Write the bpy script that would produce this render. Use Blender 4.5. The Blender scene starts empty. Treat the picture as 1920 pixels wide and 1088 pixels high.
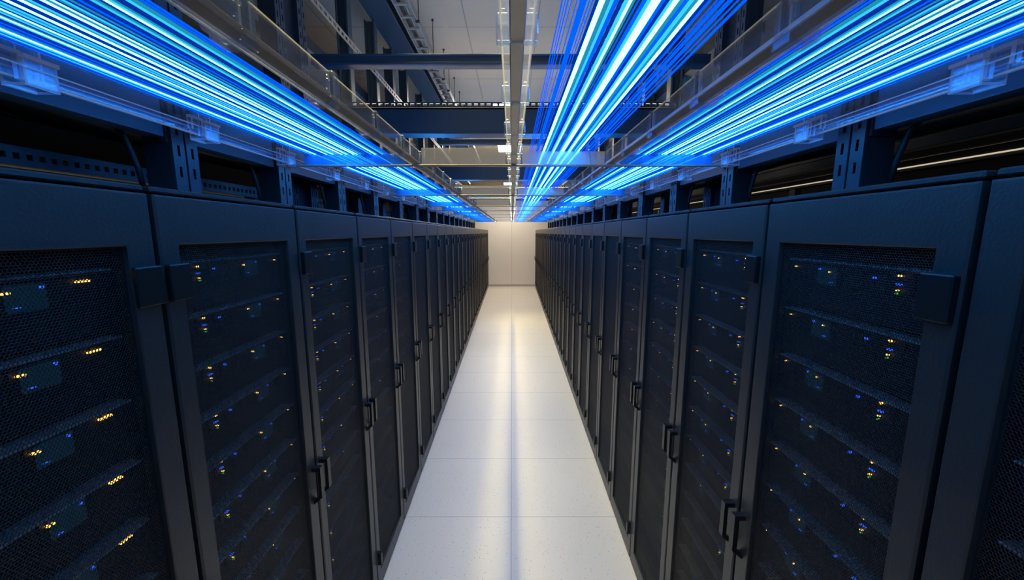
import bpy, math, random
import numpy as np
from mathutils import Vector
random.seed(7)
SC = bpy.context.scene
COL = SC.collection

# ------------------------------------------------------------------ dimensions
CAM_H, PITCH, FPX = 2.1016, 0.1485, 720.2
XL0, XLS = 0.7559, 0.0106          # left row front: x = -(XL0 + XLS*y)
XR0, XRS = 0.7441, 0.0107
RACK_H = 2.20
TRAY_Z = 2.345                     # underside of the overhead tray
TRAY_END = 8.9
CEIL_Z = 3.84
WALL_Y = 15.0

ORD = ['', 'first', 'second', 'third', 'fourth', 'fifth', 'sixth', 'seventh', 'eighth', 'ninth', 'tenth', 'eleventh',
       'twelfth', 'thirteenth', 'fourteenth', 'fifteenth', 'sixteenth', 'seventeenth', 'eighteenth', 'nineteenth',
       'twentieth']
TENS = {2: 'twenty', 3: 'thirty', 4: 'forty', 5: 'fifty'}


def nth(n):
    if n <= 20:
        return ORD[n]
    if n % 10 == 0:
        return {30: 'thirtieth', 40: 'fortieth', 50: 'fiftieth'}[n]
    return TENS[n // 10] + '-' + ORD[n % 10]


# ------------------------------------------------------------------ materials
def new_mat(name):
    m = bpy.data.materials.new(name)
    m.use_nodes = True
    nt = m.node_tree
    nt.nodes.clear()
    out = nt.nodes.new('ShaderNodeOutputMaterial')
    return m, nt, out


def principled(name, col, rough=0.5, metal=0.0, spec=0.5, bump=0.0, bscale=200.0, bdetail=3.0, var=0.0, vscale=8.0):
    m, nt, out = new_mat(name)
    p = nt.nodes.new('ShaderNodeBsdfPrincipled')
    p.inputs['Base Color'].default_value = (*col, 1)
    p.inputs['Roughness'].default_value = rough
    p.inputs['Metallic'].default_value = metal
    p.inputs['Specular IOR Level'].default_value = spec
    nt.links.new(p.outputs[0], out.inputs[0])
    tc = nt.nodes.new('ShaderNodeTexCoord')
    if bump > 0:
        n = nt.nodes.new('ShaderNodeTexNoise')
        n.inputs['Scale'].default_value = bscale
        n.inputs['Detail'].default_value = bdetail
        b = nt.nodes.new('ShaderNodeBump')
        b.inputs['Strength'].default_value = bump
        b.inputs['Distance'].default_value = 0.002
        nt.links.new(tc.outputs['Object'], n.inputs['Vector'])
        nt.links.new(n.outputs['Fac'], b.inputs['Height'])
        nt.links.new(b.outputs[0], p.inputs['Normal'])
    if var > 0:
        n = nt.nodes.new('ShaderNodeTexNoise')
        n.inputs['Scale'].default_value = vscale
        n.inputs['Detail'].default_value = 4
        r = nt.nodes.new('ShaderNodeMapRange')
        r.inputs['To Min'].default_value = 1 - var
        r.inputs['To Max'].default_value = 1 + var
        mx = nt.nodes.new('ShaderNodeVectorMath')
        mx.operation = 'SCALE'
        mx.inputs[0].default_value = col
        nt.links.new(tc.outputs['Object'], n.inputs['Vector'])
        nt.links.new(n.outputs['Fac'], r.inputs['Value'])
        nt.links.new(r.outputs[0], mx.inputs['Scale'])
        nt.links.new(mx.outputs[0], p.inputs['Base Color'])
    return m


def emission(name, col, s):
    m, nt, out = new_mat(name)
    e = nt.nodes.new('ShaderNodeEmission')
    e.inputs[0].default_value = (*col, 1)
    e.inputs[1].default_value = s
    nt.links.new(e.outputs[0], out.inputs[0])
    return m


def clear(name, tint, scatter, scol, gloss=0.12, rough=0.12):
    """clear acrylic: see-through, part gloss, a little frosting"""
    m, nt, out = new_mat(name)
    t = nt.nodes.new('ShaderNodeBsdfTransparent')
    t.inputs[0].default_value = (*tint, 1)
    g = nt.nodes.new('ShaderNodeBsdfAnisotropic') if False else nt.nodes.new('ShaderNodeBsdfGlossy')
    g.inputs['Color'].default_value = (.9, .93, 1, 1)
    g.inputs['Roughness'].default_value = rough
    d = nt.nodes.new('ShaderNodeBsdfDiffuse')
    d.inputs[0].default_value = (*scol, 1)
    l = nt.nodes.new('ShaderNodeBsdfTranslucent')
    l.inputs[0].default_value = (*scol, 1)
    dl = nt.nodes.new('ShaderNodeMixShader')
    dl.inputs[0].default_value = 0.5
    nt.links.new(d.outputs[0], dl.inputs[1])
    nt.links.new(l.outputs[0], dl.inputs[2])
    m1 = nt.nodes.new('ShaderNodeMixShader')
    m1.inputs[0].default_value = scatter
    nt.links.new(t.outputs[0], m1.inputs[1])
    nt.links.new(dl.outputs[0], m1.inputs[2])
    lw = nt.nodes.new('ShaderNodeLayerWeight')
    lw.inputs[0].default_value = 0.35
    mr = nt.nodes.new('ShaderNodeMath')
    mr.operation = 'MULTIPLY'
    mr.inputs[1].default_value = gloss * 3
    nt.links.new(lw.outputs['Fresnel'], mr.inputs[0])
    m2 = nt.nodes.new('ShaderNodeMixShader')
    nt.links.new(mr.outputs[0], m2.inputs[0])
    nt.links.new(m1.outputs[0], m2.inputs[1])
    nt.links.new(g.outputs[0], m2.inputs[2])
    nt.links.new(m2.outputs[0], out.inputs[0])
    return m


def seam_nodes(nt, coord_out, axis, period, phase, width):
    """1 on a seam line, 0 elsewhere, for object-space lines every period"""
    sp = nt.nodes.new('ShaderNodeSeparateXYZ')
    nt.links.new(coord_out, sp.inputs[0])
    a = nt.nodes.new('ShaderNodeMath'); a.operation = 'SUBTRACT'
    nt.links.new(sp.outputs[axis], a.inputs[0]); a.inputs[1].default_value = phase
    b = nt.nodes.new('ShaderNodeMath'); b.operation = 'PINGPONG'
    nt.links.new(a.outputs[0], b.inputs[0]); b.inputs[1].default_value = period / 2
    c = nt.nodes.new('ShaderNodeMath'); c.operation = 'LESS_THAN'
    nt.links.new(b.outputs[0], c.inputs[0]); c.inputs[1].default_value = width / 2
    return c.outputs[0]


def tiled(name, col, seamcol, rough, seams, speck=0.0, spec=0.5, var=0.04, bump=0.0):
    m, nt, out = new_mat(name)
    tc = nt.nodes.new('ShaderNodeTexCoord')
    p = nt.nodes.new('ShaderNodeBsdfPrincipled')
    p.inputs['Roughness'].default_value = rough
    p.inputs['Specular IOR Level'].default_value = spec
    nt.links.new(p.outputs[0], out.inputs[0])
    n = nt.nodes.new('ShaderNodeTexNoise'); n.inputs['Scale'].default_value = 3; n.inputs['Detail'].default_value = 8
    nt.links.new(tc.outputs['Object'], n.inputs['Vector'])
    r = nt.nodes.new('ShaderNodeMapRange')
    r.inputs['To Min'].default_value = 1 - var; r.inputs['To Max'].default_value = 1 + var
    nt.links.new(n.outputs['Fac'], r.inputs['Value'])
    sc = nt.nodes.new('ShaderNodeVectorMath'); sc.operation = 'SCALE'
    sc.inputs[0].default_value = col
    nt.links.new(r.outputs[0], sc.inputs['Scale'])
    cur = sc.outputs[0]

    def mix(fac, colour):
        nonlocal cur
        mx = nt.nodes.new('ShaderNodeMix'); mx.data_type = 'RGBA'
        nt.links.new(fac, mx.inputs['Factor'])
        nt.links.new(cur, mx.inputs['A'])
        mx.inputs['B'].default_value = (*colour, 1)
        cur = mx.outputs['Result']
    if speck > 0:
        for scl, thr, colour in ((62, .17, (.16, .14, .12)), (40, .11, (.24, .21, .18)), (140, .20, (.36, .33, .30))):
            v = nt.nodes.new('ShaderNodeTexVoronoi'); v.inputs['Scale'].default_value = scl
            nt.links.new(tc.outputs['Object'], v.inputs['Vector'])
            wn = nt.nodes.new('ShaderNodeSeparateColor')
            nt.links.new(v.outputs['Color'], wn.inputs[0])
            keep = nt.nodes.new('ShaderNodeMath'); keep.operation = 'LESS_THAN'
            nt.links.new(wn.outputs[0], keep.inputs[0]); keep.inputs[1].default_value = speck
            lt = nt.nodes.new('ShaderNodeMath'); lt.operation = 'LESS_THAN'
            nt.links.new(v.outputs['Distance'], lt.inputs[0]); lt.inputs[1].default_value = thr
            mm = nt.nodes.new('ShaderNodeMath'); mm.operation = 'MULTIPLY'
            nt.links.new(keep.outputs[0], mm.inputs[0]); nt.links.new(lt.outputs[0], mm.inputs[1])
            mf = nt.nodes.new('ShaderNodeMath'); mf.operation = 'MULTIPLY'; mf.inputs[1].default_value = .8
            nt.links.new(mm.outputs[0], mf.inputs[0])
            mix(mf.outputs[0], colour)
    for axis, period, phase, width in seams:
        mix(seam_nodes(nt, tc.outputs['Object'], axis, period, phase, width), seamcol)
    nt.links.new(cur, p.inputs['Base Color'])
    if bump > 0:
        n2 = nt.nodes.new('ShaderNodeTexNoise'); n2.inputs['Scale'].default_value = 120
        nt.links.new(tc.outputs['Object'], n2.inputs['Vector'])
        b = nt.nodes.new('ShaderNodeBump'); b.inputs['Strength'].default_value = bump; b.inputs['Distance'].default_value = .002
        nt.links.new(n2.outputs['Fac'], b.inputs['Height']); nt.links.new(b.outputs[0], p.inputs['Normal'])
    return m


M = {}
M['rack'] = principled('black_powder_coat', (.029, .0288, .0272), .40, spec=.5, bump=.35, bscale=160, bdetail=4)
M['rack_in'] = principled('cabinet_interior_black', (.008, .008, .009), .6, spec=.3)
M['mesh'] = principled('perforated_steel', (.013, .0135, .014), .5, spec=.35)
M['handle'] = principled('satin_black_handle', (.010, .010, .010), .35, spec=.4)
M['server'] = principled('server_bezel', (.011, .012, .014), .5, spec=.4, var=.25, vscale=14)
M['lip'] = principled('server_lip_steel', (.50, .51, .53), .38, metal=.4)
M['bay'] = principled('lit_drive_bay_display', (.014, .030, .045), .35, spec=.5)
_p = [n for n in M['bay'].node_tree.nodes if n.type == 'BSDF_PRINCIPLED'][0]
_p.inputs['Emission Color'].default_value = (.05, .42, .75, 1); _p.inputs['Emission Strength'].default_value = .03
M['amber'] = emission('amber_led', (1, .50, .08), 3.0)
M['blue'] = emission('blue_led', (.03, .12, 1), 1.3)
M['green'] = emission('green_led', (.12, .7, .05), .6)
M['steel'] = principled('blue_black_steel', (.018, .038, .058), .4, spec=.5, bump=.15, bscale=90)
M['steel_dark'] = principled('dark_steel', (.012, .018, .026), .5, spec=.4)
M['beam_blue'] = principled('blue_beam_paint', (.030, .150, .300), .4, spec=.5, bump=.15, bscale=90)  # blue glow of the cables is mixed into this steel's colour
M['galv'] = principled('galvanised_steel', (.34, .33, .31), .42, metal=.5, var=.15, vscale=30)
M['alu'] = principled('brushed_aluminium', (.30, .285, .275), .38, metal=.35, var=.06, vscale=60, bump=.1, bscale=300)
M['clear'] = clear('clear_acrylic', (.94, .955, .98), .06, (.80, .82, .90), .07, .1)
M['clamp'] = clear('clear_clamp_plastic', (.90, .94, 1), .05, (.66, .74, .95), .08, .25)
M['edge'] = clear('acrylic_cut_edge', (.9, .93, 1), .6, (.88, .88, .92), .12, .2)
M['bright_edge'] = clear('polished_acrylic_edge', (.9, .93, 1), .92, (.92, .92, .95), .1, .2)  # white colour stands in for light piped out of the cut edge
M['frost'] = clear('frosted_acrylic', (.45, .75, 1), .66, (.08, .42, .85), .08, .2)  # blue light from the cables is put into the acrylic colour
M['halffrost'] = clear('lightly_frosted_acrylic', (.92, .94, .98), .58, (.90, .90, .92), .14, .15)
M['rubber'] = principled('black_rubber', (.010, .010, .011), .5, spec=.4)
M['floor'] = tiled('speckled_white_floor', (.71, .665, .585), (.36, .34, .31), .42,
                   ((0, 1.0, 0.0, .005), (1, .75, .338, .005)), speck=.20, spec=.45, var=.03)
M['ceil'] = tiled('ceiling_tiles', (.47, .385, .265), (.30, .25, .18), .8,
                  ((0, .6, .22, .010), (1, 1.12, 3.58, .010)), var=.03, bump=.3, spec=.2)
M['wall'] = tiled('warm_white_wall', (.74, .70, .64), (.5, .47, .43), .6, ((0, 1.5, 0.0, .012),), var=.02, bump=.15, spec=.3)
M['sidewall'] = principled('dark_wall_paint', (.012, .012, .014), .8, spec=.2)  # near-black colour stands in for the unlit space behind the racks
M['base'] = principled('grey_skirting', (.42, .39, .35), .5)
M['lamp'] = emission('ceiling_lamp_diffuser', (1, .88, .74), 80.0)
M['lens'] = emission('downlight_lens', (1, .78, .54), 8.0)
M['uplight'] = emission('uplight_strip', (1, .78, .37), 26.0)  # added source that warms the ceiling from the cross beams
LAMP_Y = (5.85, 8.36, 11.0, 13.0, 14.2)
FILL_W2 = 29
FILL_W, FILL_C, FILL_DEG = 36, (1, .84, .36), 60  # settings of the added floor fill lamps
M['strip'] = emission('warm_strip_light', (1, .84, .60), .62)
M['c_white'] = emission('glowing_white_fibre', (.05,.36,1.0), 18.0)
M['c_cyan'] = emission('glowing_cyan_fibre', (.012,.19,1.0), 3.6)
M['c_teal'] = emission('glowing_teal_fibre', (.03,.52,.80), .55)
M['c_blue'] = emission('glowing_blue_fibre', (.0,.085,1.0), 1.5)
M['c_deep'] = emission('glowing_deep_blue_fibre', (.0,.085,1.0), .36)


# ------------------------------------------------------------------ mesh builder
class MB:
    def __init__(s):
        s.v = []; s.f = []; s.mi = []

    def quad(s, pts, mi=0):
        b = len(s.v); s.v += [tuple(p) for p in pts]; s.f.append(tuple(range(b, b + len(pts)))); s.mi.append(mi)

    def box(s, x0, x1, y0, y1, z0, z1, mi=0, sidemi=None):
        """sidemi: other slot for the narrow faces"""
        x0, x1 = min(x0, x1), max(x0, x1); y0, y1 = min(y0, y1), max(y0, y1); z0, z1 = min(z0, z1), max(z0, z1)
        b = len(s.v)
        s.v += [(x, y, z) for x in (x0, x1) for y in (y0, y1) for z in (z0, z1)]
        F = [(0, 1, 3, 2), (4, 6, 7, 5), (0, 4, 5, 1), (2, 3, 7, 6), (0, 2, 6, 4), (1, 5, 7, 3)]
        dx, dy, dz = x1 - x0, y1 - y0, z1 - z0
        ar = [dy * dz, dy * dz, dx * dz, dx * dz, dx * dy, dx * dy]
        big = max(ar)
        for f, a in zip(F, ar):
            s.f.append(tuple(b + i for i in f)); s.mi.append(mi if sidemi is None or a >= big * .999 else sidemi)
        return s

    def cbox(s, x0, x1, y0, y1, z0, z1, c=.002, mi=0):
        x0, x1 = min(x0, x1), max(x0, x1); y0, y1 = min(y0, y1), max(y0, y1); z0, z1 = min(z0, z1), max(z0, z1)
        c = min(c, (x1 - x0) * .45, (y1 - y0) * .45, (z1 - z0) * .45)
        b = len(s.v); idx = {}
        lo = (x0, y0, z0); hi = (x1, y1, z1)
        for i in (0, 1):
            for j in (0, 1):
                for k in (0, 1):
                    for a in range(3):
                        p = []
                        for d, q in enumerate((i, j, k)):
                            val = hi[d] if q else lo[d]
                            if d != a: val += -c if q else c
                            p.append(val)
                        idx[(i, j, k, a)] = len(s.v); s.v.append(tuple(p))
        add = lambda *f: (s.f.append(tuple(f)), s.mi.append(mi))
        for q in (0, 1):
            o = [(0, 0), (1, 0), (1, 1), (0, 1)]
            if not q: o = o[::-1]
            add(*[idx[(q, a, e, 0)] for a, e in o])
            add(*[idx[(e, q, a, 1)] for a, e in o])
            add(*[idx[(a, e, q, 2)] for a, e in o])
        for i in (0, 1):
            for j in (0, 1):
                add(idx[(i, j, 0, 0)], idx[(i, j, 0, 1)], idx[(i, j, 1, 1)], idx[(i, j, 1, 0)])
                add(idx[(i, 0, j, 0)], idx[(i, 0, j, 2)], idx[(i, 1, j, 2)], idx[(i, 1, j, 0)])
                add(idx[(0, i, j, 1)], idx[(0, i, j, 2)], idx[(1, i, j, 2)], idx[(1, i, j, 1)])
                for k in (0, 1):
                    add(idx[(i, j, k, 0)], idx[(i, j, k, 1)], idx[(i, j, k, 2)])
        return s

    def tube(s, pts, r, n=6, mi=0):
        pts = [Vector(p) for p in pts]; rings = []
        for i, p in enumerate(pts):
            d = (pts[min(i + 1, len(pts) - 1)] - pts[max(i - 1, 0)]).normalized()
            u = d.cross(Vector((0, 0, 1)))
            if u.length < .01: u = d.cross(Vector((1, 0, 0)))
            u.normalize(); w = d.cross(u)
            b = len(s.v)
            for k in range(n):
                a = 2 * math.pi * (k + .5) / n
                s.v.append(tuple(p + u * (math.cos(a) * r) + w * (math.sin(a) * r)))
            rings.append(b)
        for a, b in zip(rings, rings[1:]):
            for k in range(n):
                s.f.append((a + k, a + (k + 1) % n, b + (k + 1) % n, b + k)); s.mi.append(mi)
        s.f.append(tuple(rings[0] + k for k in range(n))[::-1]); s.mi.append(mi)
        s.f.append(tuple(rings[-1] + k for k in range(n))); s.mi.append(mi)
        return s

    def prism(s, poly, axis, a0, a1, mi=0):
        """poly: 2-D outline in the two other axes (in x,y,z order), swept along axis"""
        b = len(s.v); n = len(poly)
        for a in (a0, a1):
            for p in poly:
                q = list(p); q.insert(axis, a); s.v.append(tuple(q))
        for k in range(n):
            s.f.append((b + k, b + (k + 1) % n, b + n + (k + 1) % n, b + n + k)); s.mi.append(mi)
        s.f.append(tuple(b + k for k in range(n))[::-1]); s.mi.append(mi)
        s.f.append(tuple(b + n + k for k in range(n))); s.mi.append(mi)
        return s

    def loops(s, L, mi=0):
        """closed chain of rectangular loops"""
        b = len(s.v)
        for l in L: s.v += [tuple(p) for p in l]
        n = len(L[0])
        for i in range(len(L)):
            j = (i + 1) % len(L)
            for k in range(n):
                s.f.append((b + i * n + k, b + i * n + (k + 1) % n, b + j * n + (k + 1) % n, b + j * n + k)); s.mi.append(mi)
        return s

    def mapped(s, fn):
        s.v = [fn(p) for p in s.v]; return s

    def mesh(s, name, mats, smooth=False):
        me = bpy.data.meshes.new(name)
        me.from_pydata(s.v, [], s.f)
        for m in (mats if isinstance(mats, (list, tuple)) else [mats]): me.materials.append(m)
        if any(s.mi): me.polygons.foreach_set('material_index', s.mi)
        if smooth: me.polygons.foreach_set('use_smooth', [True] * len(s.f))
        me.update(); me.validate()
        return me

    def build(s, name, mats, parent=None, smooth=False):
        return link(name, s.mesh(name, mats, smooth), parent)


def fix_normals(me):
    import bmesh
    bm = bmesh.new(); bm.from_mesh(me); bmesh.ops.recalc_face_normals(bm, faces=bm.faces); bm.to_mesh(me); bm.free()
    return me


def link(name, me, parent=None):
    o = bpy.data.objects.new(name, me); COL.objects.link(o)
    if parent: o.parent = parent
    return o


def tag(o, label=None, cat=None, group=None, kind=None):
    if label: o['label'] = label
    if cat: o['category'] = cat
    if group: o['group'] = group
    if kind: o['kind'] = kind
    return o


def empty(name, loc, rz=0.0):
    o = bpy.data.objects.new(name, None); COL.objects.link(o)
    o.location = loc; o.rotation_euler = (0, 0, rz); o.empty_display_size = .1
    return o


KIDS = {}


def kids(o):
    return [c for c in KIDS.get(o.name, [])]


def part(name, me, parent):
    o = link(name, me, parent)
    KIDS.setdefault(parent.name, []).append(o)
    return o


def copy_tree(o, parent=None):
    c = o.copy(); COL.objects.link(c)
    if parent:
        c.parent = parent
    for ch in kids(o):
        k = copy_tree(ch, c)
    return c


def structure(name, mb, mats):
    return tag(mb.build(name, mats), kind='structure')


# ------------------------------------------------------------------ setting
HX = 3.4
structure('floor', MB().box(-HX, HX, -3.2, WALL_Y, -.05, 0), M['floor'])
structure('ceiling', MB().box(-HX, HX, -3.2, WALL_Y, CEIL_Z, CEIL_Z + .05), M['ceil'])
structure('wall_end', MB().box(-HX, HX, WALL_Y, WALL_Y + .1, -.05, CEIL_Z + .05), M['wall'])
structure('wall_rear', MB().box(-HX, HX, -3.3, -3.2, -.05, CEIL_Z + .05), M['wall'])
structure('wall_left', MB().box(-HX - .1, -HX, -3.3, WALL_Y + .1, -.05, CEIL_Z + .05), M['sidewall'])
structure('wall_right', MB().box(HX, HX + .1, -3.3, WALL_Y + .1, -.05, CEIL_Z + .05), M['sidewall'])
structure('baseboard_end', MB().cbox(-HX, HX, WALL_Y - .012, WALL_Y, 0, .09, .003), M['base'])


# ------------------------------------------------------------------ racks
def hex_mesh(name, s, u0, u1, w0, w1, v, pitch=.0058, rim=.18, thick=.0012):
    """perforated sheet: staggered hexagonal holes, real openings, in the plane v"""
    rowh = pitch * math.sqrt(3) / 2
    nc = int((u1 - u0) / pitch) - 1; nr = int((w1 - w0) / rowh) - 1
    mu = (u1 - u0 - (nc + .5) * pitch) / 2; mw = (w1 - w0 - nr * rowh - rowh / 3) / 2
    R = pitch / math.sqrt(3); r = R * (1 - rim)
    ang = np.pi / 6 + np.arange(6) * np.pi / 3
    jj, ii = np.meshgrid(np.arange(nr), np.arange(nc), indexing='ij')
    cu = u0 + mu + (ii + .5 + .5 * (jj % 2)) * pitch
    cw = w0 + mw + rowh * (jj + .5) + rowh / 6
    cu = cu.ravel(); cw = cw.ravel(); n = cu.size
    def ring(rad, vv):
        a = np.empty((n, 6, 3)); a[:, :, 1] = cu[:, None] + rad * np.cos(ang); a[:, :, 2] = cw[:, None] + rad * np.sin(ang)
        a[:, :, 0] = s * vv; return a
    V = np.stack([ring(R, v), ring(r, v), ring(r * 1.0, v + thick)], 1).reshape(-1, 3)
    k = np.arange(6); k2 = (k + 1) % 6
    q1 = np.stack([k, k2, 6 + k2, 6 + k], 1); q2 = np.stack([6 + k, 6 + k2, 12 + k2, 12 + k], 1)
    base = np.concatenate([q1, q2])
    F = (base[None] + (np.arange(n) * 18)[:, None, None]).reshape(-1, 4)
    # margin: strips around the field of holes
    e = []
    a0, a1 = u0, u1; b0, b1 = w0, w1
    iu0, iu1 = u0 + mu - R * .02, u1 - mu; iw0, iw1 = w0 + mw + .001, w1 - mw - .001
    for (p0, p1, r0, r1) in ((a0, iu0 + pitch * .52, b0, b1), (iu1 - pitch * .52, a1, b0, b1), (a0, a1, b0, iw0), (a0, a1, iw1, b1)):
        e.append([(s * (v + .0002), p0, r0), (s * (v + .0002), p1, r0), (s * (v + .0002), p1, r1), (s * (v + .0002), p0, r1)])
    E_ = np.array(e).reshape(-1, 3)
    nb = len(V); V = np.concatenate([V, E_])
    F = np.concatenate([F, np.arange(nb, nb + len(E_)).reshape(-1, 4)])
    me = bpy.data.meshes.new(name)
    me.vertices.add(len(V)); me.vertices.foreach_set('co', V.ravel())
    me.loops.add(F.size); me.loops.foreach_set('vertex_index', F.ravel().astype(np.int32))
    me.polygons.add(len(F)); me.polygons.foreach_set('loop_start', (np.arange(len(F)) * 4).astype(np.int32))
    me.materials.append(M['mesh']); me.update(calc_edges=True)
    return me


def make_rack(s, w):
    """one cabinet; local frame: +Y along the row, s*X away from the aisle, origin at its near front floor corner"""
    def B(): return MB()
    g = .006                                   # half gap to the neighbour
    u0, u1 = g, w - g
    fx = lambda a, b: sorted((s * a, s * b))
    root = empty('server_rack', (0, 0, 0))
    # cabinet shell
    b = MB()
    z0, z1 = .03, 2.186
    for a0, a1 in ((u0, u0 + .018), (u1 - .018, u1)):
        b.box(*fx(.034, 1.0), a0, a1, z0, z1)
    b.box(*fx(.034, 1.0), u0 + .018, u1 - .018, z0, z0 + .03)
    b.box(*fx(.034, 1.0), u0 + .018, u1 - .018, z1 - .02, z1)
    b.box(*fx(.98, 1.0), u0 + .018, u1 - .018, z0 + .03, z1 - .02)
    for a0, a1 in ((u0 + .02, u0 + .05), (u1 - .05, u1 - .02)):     # mounting rails inside
        b.box(*fx(.075, .085), a0, a1, .07, 2.15)
    part('cabinet_body', b.mesh('cabinet_body', M['rack_in']), root)
    b = MB().cbox(*fx(.006, 1.0), u0 + .001, u1 - .001, 2.1875, RACK_H, .003)
    part('top_panel', fix_normals(b.mesh('top_panel', M['rack'])), root)
    for uu in (u0 + .035, u1 - .035):
        for vv in (.07, .93):
            b = MB().tube([(s * vv, uu, 0), (s * vv, uu, .008)], .022, 12).tube([(s * vv, uu, .006), (s * vv, uu, .04)], .010, 8)
            part('levelling_foot', b.mesh('levelling_foot', M['rubber']), root)
    # door
    ma, mb_, mz0, mz1 = .056, w - .066, .113, 2.074
    d0, d1 = .012, 2.183
    c = .004; D = .032
    def rect(a0, a1, b0, b1, v): return [(s * v, a0, b0), (s * v, a1, b0), (s * v, a1, b1), (s * v, a0, b1)]
    L = [rect(u0, u1, d0, d1, D), rect(u0, u1, d0, d1, c), rect(u0 + c, u1 - c, d0 + c, d1 - c, 0),
         rect(ma - .002, mb_ + .002, mz0 - .002, mz1 + .002, 0), rect(ma, mb_, mz0, mz1, .002), rect(ma, mb_, mz0, mz1, D)]
    door = part('door', fix_normals(MB().loops(L).mesh('door', M['rack'])), root)
    part('mesh_panel', hex_mesh('mesh_panel', s, ma, mb_, mz0, mz1, .012), door)
    for nm, uu0, uu1, pr in (('hinge', u0 + .001, u0 + .056, .016),):
        b = MB().cbox(*fx(-pr, 0), uu0, uu1, 1.948, 2.031, .0025)
        part(nm, fix_normals(b.mesh(nm, M['handle'])), door)
    b = MB().cbox(*fx(-.022, 0), u0 + .004, u0 + .030, .178, .256, .003)
    part('lower_latch', fix_normals(b.mesh('lower_latch', M['handle'])), door)
    for uu in (u0 + .026, u1 - .022):
        h0, h1, t, o = 1.045, 1.200, .012, .034
        poly = [(0, h0), (-o, h0 + .030), (-o, h1), (0, h1), (0, h1 - .016), (-o + t, h1 - .016), (-o + t, h0 + .036), (0, h0 + .014)]
        poly = [(s * a, z) for a, z in poly]
        b = MB().prism(poly, 1, uu - .011, uu + .011)
        part('handle', fix_normals(b.mesh('handle', M['handle'])), door)
    return root


def make_server(s, w, detail=True, near=False):
    """3U server: sheet chassis, bezel seams, bright lip, lights; origin at its near lower front edge"""
    H = .1305
    fx = lambda a, b: sorted((s * a, s * b))
    u0, u1 = .052, w - .052
    root = empty('rack_server', (0, 0, 0))
    b = MB().box(*fx(0, .70), u0, u1, 0, H * .47).box(*fx(.003, .70), u0, u1, H * .47, H * .50).box(*fx(0, .70), u0, u1, H * .50, H - .012)
    for k in range(7):                                             # drive bay columns along the upper half
        a = u0 + .012 + k * (u1 - u0 - .024) / 7
        b.box(*fx(-.004, 0), a + .003, a + (u1 - u0 - .024) / 7 - .003, H * .53, H - .02)
    part('chassis', b.mesh('chassis', M['server']), root)
    b = MB().cbox(*fx(-.026, .015), u0, u1 - .03, H - .010, H - .0055, .001)
    part('lip', b.mesh('lip', M['lip']), root)
    if detail:
        pa = .58 * w
        b = MB().cbox(*fx(-.008, -.0045), pa, pa + .058, H * .50, H * .50 + .044, .002)
        part('drive_bay', b.mesh('drive_bay', M['bay']), root)

        def led(name, mat, u, z, du=.0045, dz=.0035, n=1, gap=.007):
            for k in range(n):
                bb = MB().cbox(*fx(-.0115, -.004), u + k * gap - du / 2, u + k * gap + du / 2, z - dz / 2, z + dz / 2, .001)
                part(name, bb.mesh(name, M[mat]), root)
        zl = H - .022
        led('amber_light', 'amber', .150, zl, .005, .004)
        led('blue_light', 'blue', .146, zl - .018, n=2)
        led('amber_light', 'amber', .152, zl - .030, .004, .003)
        led('green_light', 'green', .152, zl - .037, .004, .003)
        led('blue_light', 'blue', .205, zl - .010, .005, .005)
        led('amber_light', 'amber', .325, zl - .010, .004, .004, n=2 if near else 1)
        led('blue_light', 'blue', pa + .050, zl - .006, .0055, .005)
        led('blue_light', 'blue', pa + .012, H * .5 + .008, .009, .0015)
        if near: led('amber_light', 'amber', w - .130, zl - .004, .006, .004, n=3, gap=.009)
        else: led('amber_light', 'amber', w - .085, zl - .006, .0035, .003)
    else:
        for nm, u, z in (('amber_light', .31, H - .034), ('amber_light', .47, H - .026), ('blue_light', .15, H - .04)):
            bb = MB().box(*fx(-.012, -.004), u - .0038, u + .0038, z - .0032, z + .0032)
            part(nm, bb.mesh(nm, M[nm.split('_')[0]]), root)
    return root


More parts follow.
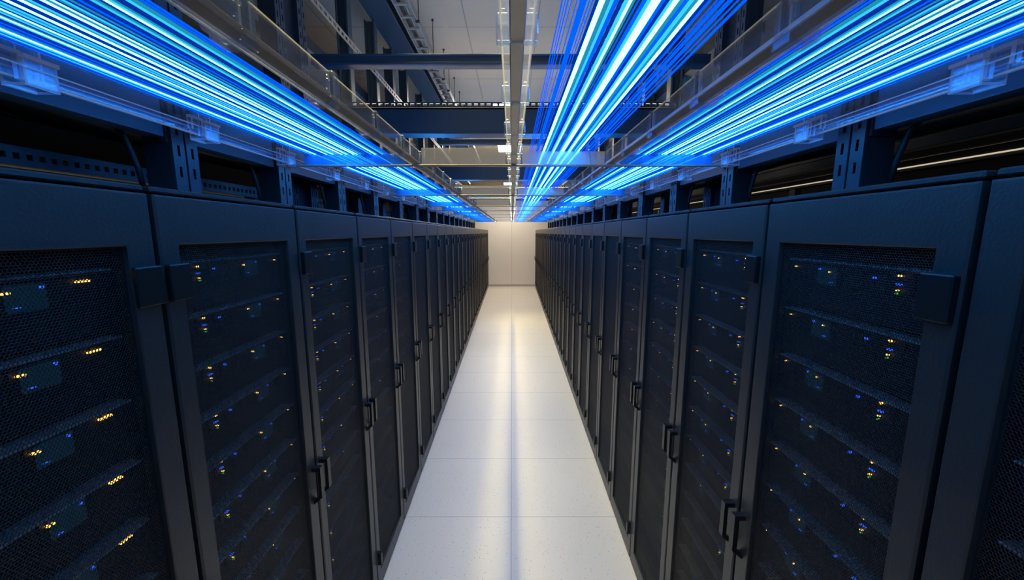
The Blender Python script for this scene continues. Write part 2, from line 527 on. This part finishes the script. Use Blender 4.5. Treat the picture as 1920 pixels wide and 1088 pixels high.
N_DETAIL, N_SERVERS, PER = 4, 10, 14
for s, side, X0, XS, Y1, W, nr in ((-1, 'left', XL0, XLS, .8396, .5644, 26), (1, 'right', XR0, XRS, .6239, .5268, 28)):
    rz = -s * XS
    rack0 = make_rack(s, W)
    near0 = make_server(s, W, True, True); det0 = make_server(s, W, True); sim0 = make_server(s, W, False)
    used = {}
    stuff = MB()
    for i in range(nr):
        y = Y1 + W * (i - 1)
        x = s * (X0 + XS * y)
        if i == 0: r = rack0
        else: r = copy_tree(rack0)
        r.location = (x, y, 0); r.rotation_euler = (0, 0, rz)
        if i == 0: lab = f'black mesh-door server rack nearest the camera in the {side} row'
        elif i == nr - 1: lab = f'black mesh-door server rack at the white end wall in the {side} row'
        else: lab = f'black mesh-door server rack, {nth(i + 1)} along the {side} row from the camera'
        tag(r, lab, 'rack', f'server racks of the {side} row')
        for k in range(PER):
            z = .132 + k * .1365
            vx = x + s * .048 * math.cos(rz)
            if i < N_SERVERS:
                src = near0 if i == 0 else det0 if i < N_DETAIL else sim0
                if src.name not in used: o = src; used[src.name] = 1
                else: o = copy_tree(src)
                o.location = (vx, y, z); o.rotation_euler = (0, 0, rz)
                where = ['lowest', 'second from the bottom', 'third from the bottom', 'fourth from the bottom',
                         'fifth from the bottom', 'sixth from the bottom', 'seventh from the bottom', 'seventh from the top',
                         'sixth from the top', 'fifth from the top', 'fourth from the top', 'third from the top',
                         'second from the top', 'topmost'][k]
                what = 'nearest rack' if i == 0 else f'{nth(i + 1)} rack'
                tag(o, f'black server with lights, {where}, in the {what} of {side} row', 'server', 'servers behind the mesh doors')
            else:
                stuff.box(x + s * .06, x + s * .6, y + .06, y + W - .06, z, z + .118)
                stuff.box(x + s * .048, x + s * .1, y + .06, y + W - .09, z + .12, z + .124, 1)
    if s < 0:                                  # the nearest left rack shows a second block on its far stile
        dr = [o for o in KIDS[rack0.name] if o.name.startswith('door')][0]
        b = MB().cbox(*sorted((-s * .012, 0)), W - .068, W - .007, 1.948, 2.031, .0025)
        link('hinge', fix_normals(b.mesh('hinge', M['handle'])), dr)
    tag(stuff.build('distant_servers', [M['server'], M['lip']]),
        f'dark servers inside the far racks of the {side} row', 'servers', kind='stuff')

# ------------------------------------------------------------------ overhead tray
CLAMPS = [1.46 + .2333 * k for k in range(-7, 32)]
CROSS = [1.395, 2.50, 3.52, 4.25, 5.15, 6.20, 7.30, 8.55]


def u_clamp(b, x0, x1, y0, y1, z0, z1, t, mi=0):
    b.cbox(x0, x0 + t, y0, y1, z0, z1, .0012, mi); b.cbox(x1 - t, x1, y0, y1, z0, z1, .0012, mi)
    b.cbox(x0 + t, x1 - t, y0, y1, z0, z0 + t, .0012, mi)


def inner_rail(x, s, label):
    """grey bar with a clear strip standing on its aisle edge and a clear lip on the other"""
    r = tag(empty('tray_rail', (x, 0, TRAY_Z)), label, 'cable tray rail', 'long rails of the overhead tray')
    if s:
        a, bb = sorted((0, s * .024))
        part('rail_bar', MB().cbox(a, bb, -.3, TRAY_END, 0, .009, .0015).mesh('rail_bar', M['alu']), r)
        lip = MB().box(*sorted((s * .024, s * .033)), -.3, TRAY_END, -.002, .001, 0, 1).box(*sorted((s * .0315, s * .033)), -.3, TRAY_END, .001, .016, 0, 1)
        part('clear_lip', lip.mesh('clear_lip', [M['clear'], M['edge']]), r)
        xs = sorted((s * .0015, s * .0045))
    else:
        part('rail_bar', MB().cbox(-.0095, .0095, -.3, TRAY_END, -.004, .009, .0015).mesh('rail_bar', M['alu']), r)
        for q in (-1, 1):
            lip = MB().box(*sorted((q * .0095, q * .021)), -.3, TRAY_END, .000, .002, 0, 1).box(*sorted((q * .019, q * .021)), -.3, TRAY_END, .002, .020, 0, 1)
            part('clear_lip', lip.mesh('clear_lip', [M['clear'], M['edge']]), r)
    ys = [c for c in CLAMPS if c < TRAY_END]
    for ya, yb in zip(ys, ys[1:]):
        if s:
            part('clear_panel', MB().box(*xs, ya + .010, yb - .010, .009, .047, 0, 1).mesh('clear_panel', [M['clear'], M['edge']]), r)
    for y in ys:
        b = MB()
        if s:
            b.cbox(*sorted((-s * .004, s * .010)), y - .010, y + .010, .0, .049, .002)
            b.cbox(*sorted((-s * .003, s * .003)), y - .028, y - .010, .030, .036, .002)
            b.cbox(*sorted((-s * .003, s * .003)), y - .028, y - .022, .012, .030, .002)
            u_clamp(b, *sorted((-s * .002, s * .040)), y - .016, y + .016, -.011, .004, .003)
            b.cbox(*sorted((s * .030, s * .046)), y - .024, y + .020, -.002, .020, .004)
        else:
            for q in (-1, 1):
                b.cbox(*sorted((q * .010, q * .026)), y - .016, y + .016, -.004, .022, .002)
                b.cbox(*sorted((q * .013, q * .022)), y - .010, y + .010, .022, .030, .002)
            b.cbox(-.026, .026, y - .004, y + .006, -.008, -.004, .001)
        part('clamp', b.mesh('clamp', M['clamp']), r)
    return r


def outer_rail(s, label):
    x0 = .770 if s < 0 else .755
    r = tag(empty('tray_trough', (s * x0, 0, TRAY_Z), -s * XLS), label, 'cable tray trough', 'outer troughs of the overhead tray')
    b = MB().box(*sorted((0, -s * .003)), -.3, TRAY_END, 0, .050, 0, 1)
    b.box(*sorted((-s * .003, -s * .030)), -.3, TRAY_END, .010, .0125, 0, 1)
    part('trough_wall', b.mesh('trough_wall', [M['clear'], M['edge']]), r)
    b = MB().box(*sorted((s * .001, -s * .005)), -.3, TRAY_END, -.0035, 0, 0)
    part('edge_strip', b.mesh('edge_strip', M['bright_edge']), r)
    y = 1.38 - .36 * 4
    while y < TRAY_END:
        b = MB()
        xa, xb = sorted((s * .012, -s * .030))
        for (p0, p1, p2, p3) in ((xa, xa + .004, -.016, .024), (xb - .004, xb, -.016, .024), (xa + .004, xb - .004, -.016, -.012)):
            b.box(p0, p1, y - .022, y + .022, p2, p3, 0, 1)
        for (p0, p1, p2, p3) in ((xa - .003, xa + .006, .024, .030), (xb - .006, xb + .003, .024, .030)):
            b.box(p0, p1, y - .024, y + .024, p2, p3, 1, 1)
        b.box(*sorted((-s * .006, -s * .009)), y - .012, y + .014, .0, .060, 0, 1)
        b.box(*sorted((-s * .009, -s * .016)), y + .010, y + .014, .0, .060, 0, 1)
        for (p0, p1, p2, p3) in ((y - .052, y - .014, .030, .036), (y - .052, y - .046, .004, .030), (y - .020, y - .014, -.006, .030)):
            b.box(*sorted((-s * .008, -s * .018)), p0, p1, p2, p3, 0, 1)
        part('clamp', b.mesh('clamp', [M['clamp'], M['edge']]), r)
        y += .36
    return r


outer_rail(-1, 'clear cable trough along the tops of the left rack row')
outer_rail(1, 'clear cable trough along the tops of the right rack row')
XI_L, XC, XI_R = -.326, .012, .345
inner_rail(XI_L, -1, 'grey tray rail with clear strip between the left cables and the empty tray')
inner_rail(XC, 0, 'grey centre tray rail with clear edges above the middle of the aisle')
inner_rail(XI_R, 1, 'grey tray rail with clear strip between the centre and right cables')

for i, y in enumerate(CROSS):
    lab = ('nearest grey cross bar with clear panels spanning the overhead tray' if i == 0 else
           'last grey cross bar of the overhead tray, by the end wall' if i == len(CROSS) - 1 else
           f'grey cross bar with clear panels, {nth(i + 1)} from the camera under the cables')
    r = tag(empty('tray_cross_bar', (0, y, TRAY_Z)), lab, 'cable tray cross bar', 'cross bars of the overhead tray')
    xa, xb = -.785 - .009 * (y - 1.46), .772 + .009 * (y - 1.46)
    part('bar', MB().cbox(xa, xb, .014, .026, -.012, -.0045, .0015).mesh('bar', M['alu']), r)
    for x in (xa, xb):
        q = 1 if x > 0 else -1
        b = MB()
        pts = [(x + q * .003, .020, .010), (x + q * .003, .020, -.004), (x, .020, -.0085)]
        b.tube(pts, .0035, 8)
        part('end_hook', b.mesh('end_hook', M['clamp']), r)
    z0 = .0015
    for nm, a, c, top, mat in (('side_panel', xa + .055, XI_L - .045, .030, 'frost'), ('open_panel', XI_L + .012, XC - .030, .052, 'halffrost'),
                               ('cable_panel', XC + .030, XI_R - .012, .040, 'halffrost'), ('side_panel', XI_R + .045, xb - .055, .030, 'frost')):
        part(nm, MB().box(a, c, .0185, .0215, z0 - .006, top, 0, 1).mesh(nm, [M[mat], M['edge']]), r)

# ------------------------------------------------------------------ glowing cables
def cable(x, z, rad, kind, x1=None, ph=0.0):
    x1 = x if x1 is None else x1
    pts = []
    n = 12
    for k in range(n + 1):
        t = k / n
        y = -.45 + t * (TRAY_END + .30)
        pts.append((x + (x1 - x) * t + .0012 * math.sin(5 * t + ph), y, z))
    return MB().tube(pts, rad, 6).build('light_cable', M['c_' + kind])


COLN = {'white': 'bright white', 'cyan': 'cyan', 'teal': 'dim teal', 'blue': 'blue', 'deep': 'dark blue'}
side_spec = []
# (offset from the outer edge of the lane, colour, radius, layer)


def run(o, step, seq, rad, layer=0):
    for ch in seq:
        side_spec.append((o, {'w': 'white', 'c': 'cyan', 't': 'teal', 'b': 'blue', 'd': 'deep'}[ch], rad, layer)); o += step
    return o


o = 0.000
o = run(o, .0055, 'bdb', .0016)
o = run(o, .0060, 'cb', .0020)
o = run(o + .001, .0064, 'c', .0030)
o = run(o + .001, .0078, 'w', .0036)
o = run(o, .0075, 'tb', .0030)
o = run(o, .0068, 'dbdd', .0033)
o = run(o, .0058, 'cwtdctwdct', .0023)
o = run(o, .0060, 'cd', .0024)
o = run(o + .001, .0085, 'w', .0035)
o = run(o, .0064, 'dd', .0031)
o = run(o + .001, .0090, 'w', .0040)
o = run(o, .0064, 'tc', .0028)
o = run(o, .0064, 'dd', .0031)
o = run(o + .001, .0088, 'wt', .0040)
o = run(o, .0060, 'wdtcdt', .0024)
o = run(o, .0064, 'dbdd', .0031)
o = run(o, .0064, 'ctdwct', .0025)
o = run(o, .0066, 'dd', .0030)
o = run(o + .002, .0080, 'ct', .0028)
o = run(o + .006, .0100, 'bb', .0018)
side_w = o
centre_spec = [(.064, 'blue', .0009), (.068, 'blue', .0007), (.0715, 'blue', .0009), (.076, 'blue', .0007), (.083, 'blue', .0008),
               (.0925, 'blue', .0044), (.099, 'blue', .0008), (.103, 'blue', .0008), (.109, 'deep', .0022), (.1155, 'white', .0036), (.122, 'teal', .0026),
               (.127, 'cyan', .0020), (.132, 'blue', .0030), (.138, 'deep', .0022), (.1445, 'cyan', .0026), (.149, 'white', .0020), (.153, 'teal', .0018), (.158, 'blue', .0010),
               (.166, 'blue', .0026), (.1715, 'cyan', .0024), (.177, 'white', .0028), (.183, 'white', .0028), (.1885, 'blue', .0026), (.194, 'deep', .0026),
               (.199, 'cyan', .0022), (.2055, 'white', .0042), (.2125, 'teal', .0026), (.2185, 'blue', .0034), (.2255, 'cyan', .0030),
               (.2315, 'teal', .0022), (.2375, 'white', .0036), (.244, 'deep', .0028), (.249, 'blue', .0016), (.257, 'blue', .0010),
               (.265, 'blue', .0026), (.272, 'blue', .0014), (.2755, 'blue', .0022), (.283, 'blue', .0012), (.292, 'blue', .0020)]

ZC = TRAY_Z + .0305


def place(lane, spec, x_of, z0, lanetxt, edge):
    tot = {}
    for e in spec: tot[e[1]] = tot.get(e[1], 0) + 1
    cnt = {}
    for e in spec:
        off, kind, rad = e[:3]
        cnt[kind] = cnt.get(kind, 0) + 1
        c = cable(x_of(off), z0 + rad, rad, kind, None, off * 40)
        tag(c, f'glowing {COLN[kind]} cable in the {lanetxt} tray, {nth(cnt[kind])} {kind if kind != "deep" else "dark"} one from {edge}',
            'cable', f'glowing cables in the {lanetxt} tray')


place('left', side_spec, lambda q: -.722 + q * (.298 / side_w), ZC, 'left', 'the racks')
place('right', side_spec, lambda q: .714 - q * (.292 / side_w), ZC, 'right', 'the racks')
place('centre', centre_spec, lambda q: q + .004, TRAY_Z + .0405, 'centre', 'the centre rail')


# ------------------------------------------------------------------ steelwork over the racks
def perf_strip(b, axis_map, l0, l1, w0, w1, t0, t1, hole, pitch, hw, mi=0):
    """plate l0..l1 long, w0..w1 wide, with a row of real openings; axis_map(l, w, t) -> xyz"""
    wm = (w0 + w1) / 2

    def bx(a0, a1, c0, c1):
        p = axis_map(a0, c0, t0); q = axis_map(a1, c1, t1)
        b.box(p[0], q[0], p[1], q[1], p[2], q[2], mi)
    bx(l0, l1, w0, wm - hw / 2); bx(l0, l1, wm + hw / 2, w1)
    n = max(1, int((l1 - l0) / pitch)); start = l0 + (l1 - l0 - (n - 1) * pitch) / 2
    prev = l0
    for k in range(n):
        c = start + k * pitch
        bx(prev, c - hole / 2, wm - hw / 2, wm + hw / 2); prev = c + hole / 2
    bx(prev, l1, wm - hw / 2, wm + hw / 2)


def slotted_post(x, y, s, z0, z1, label, depth=.07, width=.075, group='slotted posts standing on the racks'):
    r = tag(empty('slotted_post', (x, y, z0)), label, 'post', group)
    h = z1 - z0
    for k, (a, c) in enumerate(((0, width * .46), (width * .54, width))):
        b = MB()
        perf_strip(b, lambda l, w, t: (s * t, w, l), 0, h, a, c, 0, .003, .026, .05, .008)
        part('slotted_face', b.mesh('slotted_face', M['steel']), r)
    b = MB()
    b.box(*sorted((s * .003, s * depth)), 0, .003, 0, h)
    b.box(*sorted((s * .003, s * depth)), width - .003, width, 0, h)
    b.box(*sorted((s * .006, s * .010)), width * .40, width * .60, 0, h)
    b.box(*sorted((s * (depth - .003), s * depth)), .003, width - .003, 0, h)
    part('channel', b.mesh('channel', M['steel_dark']), r)
    return r


POSTS = {-1: [.965, 1.40, 1.88, 2.37, 2.93, 3.45, 3.93, 4.40, 4.88, 5.37, 5.86, 6.36, 6.86, 7.37, 7.89, 8.42, 8.96, 9.5],
         1: [.905, 1.435, 1.93, 2.44, 2.95, 3.46, 3.97, 4.48, 4.99, 5.5, 6.01, 6.52, 7.03, 7.54, 8.05, 8.56, 9.07, 9.58]}
for s, side, X0, XS in ((-1, 'left', XL0, XLS), (1, 'right', XR0, XRS)):
    ys = POSTS[s]
    fx = lambda y: s * (X0 + .045 + XS * y)
    for i, y in enumerate(ys):
        lab = f'blue-black slotted post on the {side} racks, {"nearest the camera" if i == 0 else nth(i + 1) + " from the camera"}'
        slotted_post(fx(y), y, s, RACK_H, 3.30 if i == 0 else 2.60, lab)
    # support beams from post to post
    prev = -.25
    for i, y in enumerate(ys):
        ya, yb = prev + .001, y - .001
        x = fx(y) + s * .012
        r = tag(empty('support_beam', (x, 0, 2.328)), f'blue-black support beam on the {side} side, reaching the {nth(i + 1)} post from the camera', 'beam',
                f'beams between the posts of the {side} row', 'thing')
        b = MB()
        b.box(*sorted((0, s * .004)), ya, yb, 0, .132)
        b.box(*sorted((s * .004, s * .045)), ya, yb, 0, .004)
        b.box(*sorted((s * .004, s * .045)), ya, yb, .128, .132)
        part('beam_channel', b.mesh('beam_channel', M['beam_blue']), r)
        b = MB()
        perf_strip(b, lambda l, w, t: (s * t, l, w), ya, yb, .133, .172, .012, .016, .030, .055, .010)
        part('slotted_flange', b.mesh('slotted_flange', M['steel_dark']), r)
        part('end_plate', MB().box(*sorted((-s * .004, s * .045)), yb - .006, yb, -.012, .145).mesh('end_plate', M['steel_dark']), r)
        prev = y + .075
    # perforated rail lying behind the posts
    if s < 0:
        r = MB()
        perf_strip(r, lambda l, w, t: (s * (1.0 + t), l, w), -.3, 9.6, 2.237, 2.276, 0, .004, .011, .022, .013)
        r.box(*sorted((s * 1.004, s * 1.04)), -.3, 9.6, 2.237, 2.240)
        tag(r.build('perforated_rail', M['steel']), f'blue-black rail with square holes along the {side} rack tops', 'rail')
    else:
        tag(MB().cbox(1.44, 1.48, -.3, 9.6, 2.395, 2.435, .002).build('steel_rail', M['steel']), 'dark square steel rail behind the right posts, above the strip light', 'rail')
        tag(MB().cbox(1.50, 1.53, -.3, 9.6, 2.372, 2.377, .001).build('steel_angle', M['galv']), 'thin grey steel angle between strip light and dark rail at right', 'rail')
    for j in range(7 if s < 0 else 0):
        yy = .0 + j * 1.55
        tag(MB().cbox(*sorted((s * 1.006, s * 1.05)), yy, yy + .03, RACK_H, 2.237, .002).build('rail_block', M['steel_dark']),
            f'dark spacer block under the {side} perforated rail, {nth(j + 1)} from the camera', 'block', 'rail spacer blocks')
    # strip (right: lamp, left: light on a rail edge, made emissive), pipe, loose cables
    zs = 2.232 if s < 0 else 2.345
    xs = s * (1.06 if s < 0 else 1.50)
    r = tag(empty('strip_light', (xs, 0, zs)), f'thin warm strip light behind the {side} posts', 'light')
    part('tube', MB().cbox(-.004, .004, -.2, 9.4, -.002, .002, .0008).mesh('tube', M['strip']), r)
    part('housing', MB().box(*sorted((s * .004, s * .05)), -.2, 9.4, -.012, .018).mesh('housing', M['steel_dark']), r)
    for j in range(5):
        part('bracket', MB().box(*sorted((s * .01, s * .045)), 1.9 * j + .2, 1.9 * j + .24, RACK_H - zs, -.012).mesh('bracket', M['galv']), r)
    p = [(s * 1.17, -.3 + .5 * k, 2.40 + .010 * math.sin(1.7 * k + s)) for k in range(20)]
    tag(MB().tube(p, .022, 12).build('black_conduit', M['rubber'], smooth=True), f'thick black cable running behind the {side} posts', 'cable')
    p = [(s * 1.30, -.3 + .5 * k, 2.47 + .012 * math.sin(1.3 * k)) for k in range(20)]
    tag(MB().tube(p, .015, 10).build('black_conduit', M['rubber'], smooth=True), f'thinner black cable at the back above the {side} racks', 'cable')
    b = MB().box(*sorted((s * 1.62, s * 1.66)), -.3, 9.4, 2.48, 2.60)
    tag(b.build('cable_duct', M['steel_dark']), f'dark duct along the back of the {side} racks', 'duct')
    for i in range(6):
        y = ys[i] - (.045 if s < 0 else .03)
        x = fx(y) + s * .06
        p = [(x, y - .03, 2.333), (x, y - .012, 2.318), (x - s * .004, y - .004, 2.29), (x - s * .008, y + .004, 2.25), (x - s * .008, y + .012, 2.2005)]
        tag(MB().tube(p, .006, 8).build('drop_cable', M['rubber'], smooth=True),
            f'short black drop cable beside the {nth(i + 1)} slotted post of the {side} row', 'cable', 'drop cables at the posts')

    # tall back frame
    FX = .95
    for i, y in enumerate((1.70, 1.875)):
        slotted_post(s * FX, y, s, RACK_H, 3.62, f'tall slotted post above the {side} racks, {"nearer" if i == 0 else "farther"} of the pair', .07, .065,
                     'tall slotted posts')
    tag(MB().box(*sorted((s * (FX + .02), s * (FX + .05))), 1.766, 1.874, RACK_H, 3.60).build('post_plate', M['steel_dark']),
        f'dark plate between the two tall slotted posts on the {side}', 'plate')
    for i, y in enumerate((2.44, 2.90, 3.30, 3.72, 4.33, 4.9, 5.5, 6.1)):
        b = MB()
        b.cbox(*sorted((s * FX, s * (FX + .012))), y, y + .06, RACK_H, 3.558, .002)
        b.cbox(*sorted((s * (FX + .012), s * (FX + .060))), y + .025, y + .033, RACK_H, 3.558, .002)
        b.cbox(*sorted((s * (FX + .060), s * (FX + .070))), y, y + .06, RACK_H, 3.558, .002)
        tag(b.build('steel_column', M['steel']), f'blue-black I-section column above the {side} racks, {nth(i + 1)} from the tall slotted posts', 'column',
            'columns over the racks', 'thing')
    # header beam
    b = MB()
    b.cbox(*sorted((s * .80, s * .97)), -.3, 9.0, 3.560, 3.572, .002)
    b.box(*sorted((s * .88, s * .89)), -.3, 9.0, 3.572, 3.70)
    b.cbox(*sorted((s * .80, s * .97)), -.3, 9.0, 3.70, 3.712, .002)
    tag(b.build('header_beam', M['steel']), f'long blue-black beam near the ceiling over the {side} racks', 'beam', kind='thing')
    # slotted side rail and perforated tray
    b = MB()
    perf_strip(b, lambda l, w, t: (s * t, l, w), 1.945, 9.0, 3.175, 3.215, .935, .939, .030, .05, .018)
    tag(b.build('slotted_rail', M['galv']), f'grey slotted rail fixed along the {side} columns', 'rail')
    r = tag(empty('cable_basket', (0, 0, 3.03)), f'perforated metal cable basket running high on the {side}', 'cable tray')
    part('basket_floor', MB().box(*sorted((s * 1.03, s * 1.19)), 1.96, 9.0, 0, .003).mesh('basket_floor', M['galv']), r)
    part('basket_side', MB().box(*sorted((s * 1.027, s * 1.03)), 1.96, 9.0, 0, .055).mesh('basket_side', M['steel_dark']), r)
    part('basket_side', MB().box(*sorted((s * 1.19, s * 1.193)), 1.96, 9.0, 0, .055).mesh('basket_side', M['steel_dark']), r)
    # ladder tray and rods
    r = tag(empty('ladder_tray', (0, 0, 3.60)), f'grey ladder cable tray hanging under the ceiling on the {side}', 'cable tray')
    for a in (.672, .777):
        part('side_rail', MB().cbox(*sorted((s * a, s * (a + .008))), 1.0, 9.0, 0, .055, .002).mesh('side_rail', M['galv']), r)
    y = 1.1
    while y < 8.9:
        part('rung', MB().box(*sorted((s * .680, s * .777)), y, y + .022, .004, .014).mesh('rung', M['galv']), r); y += .155
    tag(MB().tube([(s * .715, 1.0 + .4 * k, 3.622 + .003 * math.sin(k * 2.1)) for k in range(20)], .006, 6).build('grey_cable', M['galv'], smooth=True),
        f'thin grey cable lying in the {side} ladder tray', 'cable')
    tag(MB().tube([(s * .75, 1.0 + .4 * k, 3.626 + .003 * math.sin(k * 1.3)) for k in range(20)], .010, 6).build('black_cable', M['rubber'], smooth=True),
        f'black cable lying in the {side} ladder tray', 'cable')
    for i, y in enumerate((2.95, 3.46, 3.98, 4.28, 4.66, 5.10, 5.6)):
        r = tag(empty('hanger_rod', (s * .65, y, CEIL_Z)), f'thin ceiling hanger rod on the {side} ladder tray, {nth(i + 1)} from the camera', 'rod', 'ceiling hanger rods')
        part('rod', MB().tube([(0, 0, 0), (0, 0, -.27)], .003, 8).mesh('rod', M['steel_dark']), r)
        part('ceiling_cap', MB().tube([(0, 0, 0), (0, 0, -.012)], .010, 10).mesh('ceiling_cap', M['steel_dark']), r)
        part('clip', MB().box(*sorted((-s * .006, s * .022)), -.008, .008, -.276, -.264).mesh('clip', M['steel_dark']), r)

# cross beams over the aisle
BX = .947
for i, (y, xa) in enumerate(((1.957, BX), (3.62, .66), (5.3, .66))):
    b = MB()
    z0, z1 = 2.890, 2.937
    b.cbox(-xa, xa, y + .004, y + .010, z0, z1, .001)
    b.cbox(-xa, xa, y, y + .060, z0, z0 + .012, .002)
    b.cbox(-xa, xa, y, y + .060, z1 - .008, z1, .002)
    tag(b.build('channel_beam', M['steel']), f'slim blue-black channel across the aisle above the cables, {nth(i + 1)} from the camera', 'beam', 'slim channel beams', 'thing')
for i, y in enumerate((.36, 2.30, 4.24, 6.18, 8.1)):
    r = tag(empty('cross_beam', (0, y, 2.66)), f'deep blue-black cross beam with slotted top edge, {nth(i + 1)} from the camera', 'beam', 'deep cross beams', 'thing')
    b = MB()
    b.box(-BX, BX, 0, .006, .012, .140)
    b.cbox(-BX, BX, 0, .10, 0, .012, .002)
    b.cbox(-BX, BX, 0, .08, .130, .142, .002)
    part('beam_web', b.mesh('beam_web', M['steel']), r)
    b = MB()
    perf_strip(b, lambda l, w, t: (l, t, w), -BX, BX, .143, .172, .002, .006, .022, .036, .011)
    part('slotted_edge', b.mesh('slotted_edge', M['steel']), r)
    part('uplight_strip', MB().box(-BX + .05, BX - .05, .020, .070, .143, .150).mesh('uplight_strip', M['uplight']), r)  # unseen glowing strip added behind the slotted edge to brighten the ceiling

# ------------------------------------------------------------------ ceiling lamps and added floor fill lamps
def rect_loop(a, b_, z): return [(-a, -b_, z), (a, -b_, z), (a, b_, z), (-a, b_, z)]


for k, y in enumerate(LAMP_Y):
    r = tag(empty('ceiling_lamp', (-.15, y, CEIL_Z)), f'recessed ceiling lamp over the far aisle, {nth(k + 1)} of the row towards the end wall', 'lamp', 'recessed ceiling lamps')
    hw, hl = .13, .32
    part('diffuser', MB().box(-hw, hw, -hl, hl, -.006, -.001).mesh('diffuser', M['lamp']), r)
    part('lamp_frame', fix_normals(MB().loops([rect_loop(hw + .015, hl + .015, 0), rect_loop(hw + .015, hl + .015, -.010), rect_loop(hw, hl, -.010), rect_loop(hw, hl, 0)]).mesh('lamp_frame', M['galv'])), r)
for lx, tilt, watts, lab in ((.015, 0.0, FILL_W, 'long narrow louvred downlight in the ceiling above the centre tray rail'),
                             (-.56, 15.5, FILL_W2, 'long narrow louvred downlight in the ceiling beside the left ladder tray')):
    r = tag(empty('linear_downlight', (lx, 4.0, CEIL_Z)), lab, 'lamp')  # added to brighten the aisle floor, kept out of the camera's sight
    r.rotation_euler = (0, 0, 0)
    hw = .068 if tilt == 0 else .014
    for q in (-1, 1):
        part('side_cheek', MB().box(*sorted((q * hw, q * (hw + .003))), -5.6, 5.6, -.035 if tilt == 0 else -.004, 0).mesh('side_cheek', M['galv' if tilt == 0 else 'ceil']), r)
    part('louvre_back', MB().box(-hw, hw, -5.6, 5.6, -.004, 0).mesh('louvre_back', M['galv' if tilt == 0 else 'ceil']), r)
    L = bpy.data.lights.new('downlight_beam', 'AREA'); lo = bpy.data.objects.new('downlight_beam', L); COL.objects.link(lo)
    lo.location = (lx, 4.0, CEIL_Z - (.010 if tilt else .03)); L.shape = 'RECTANGLE'; L.size = .13 if tilt == 0 else .026; L.size_y = 11.0
    lo.rotation_euler = (0, math.radians(-tilt), 0)
    L.energy = watts; L.color = FILL_C; L.spread = math.radians(FILL_DEG if not tilt else 36)

# ------------------------------------------------------------------ camera and view
cam = bpy.data.cameras.new('camera'); co = bpy.data.objects.new('camera', cam); COL.objects.link(co)
cam.sensor_fit = 'HORIZONTAL'; cam.sensor_width = 36; cam.lens = 36 * FPX / 1920; cam.clip_start = .02; cam.clip_end = 60
co.location = (.0056, 0, CAM_H); co.rotation_euler = (math.pi / 2 - PITCH, 0, 0)
SC.camera = co
w = bpy.data.worlds.new('world'); SC.world = w; w.use_nodes = True
bg = w.node_tree.nodes['Background']; bg.inputs[0].default_value = (.02, .022, .026, 1); bg.inputs[1].default_value = .2
SC.view_settings.view_transform = 'Standard'; SC.view_settings.look = 'None'; SC.view_settings.gamma = 1
SC.view_settings.use_curve_mapping = False; SC.view_settings.exposure = 0.0
SC.cycles.transparent_max_bounces = 24
SC.cycles.max_bounces = 8
SC.cycles.sample_clamp_indirect = 6
SC.cycles.caustics_reflective = False
SC.cycles.caustics_refractive = False
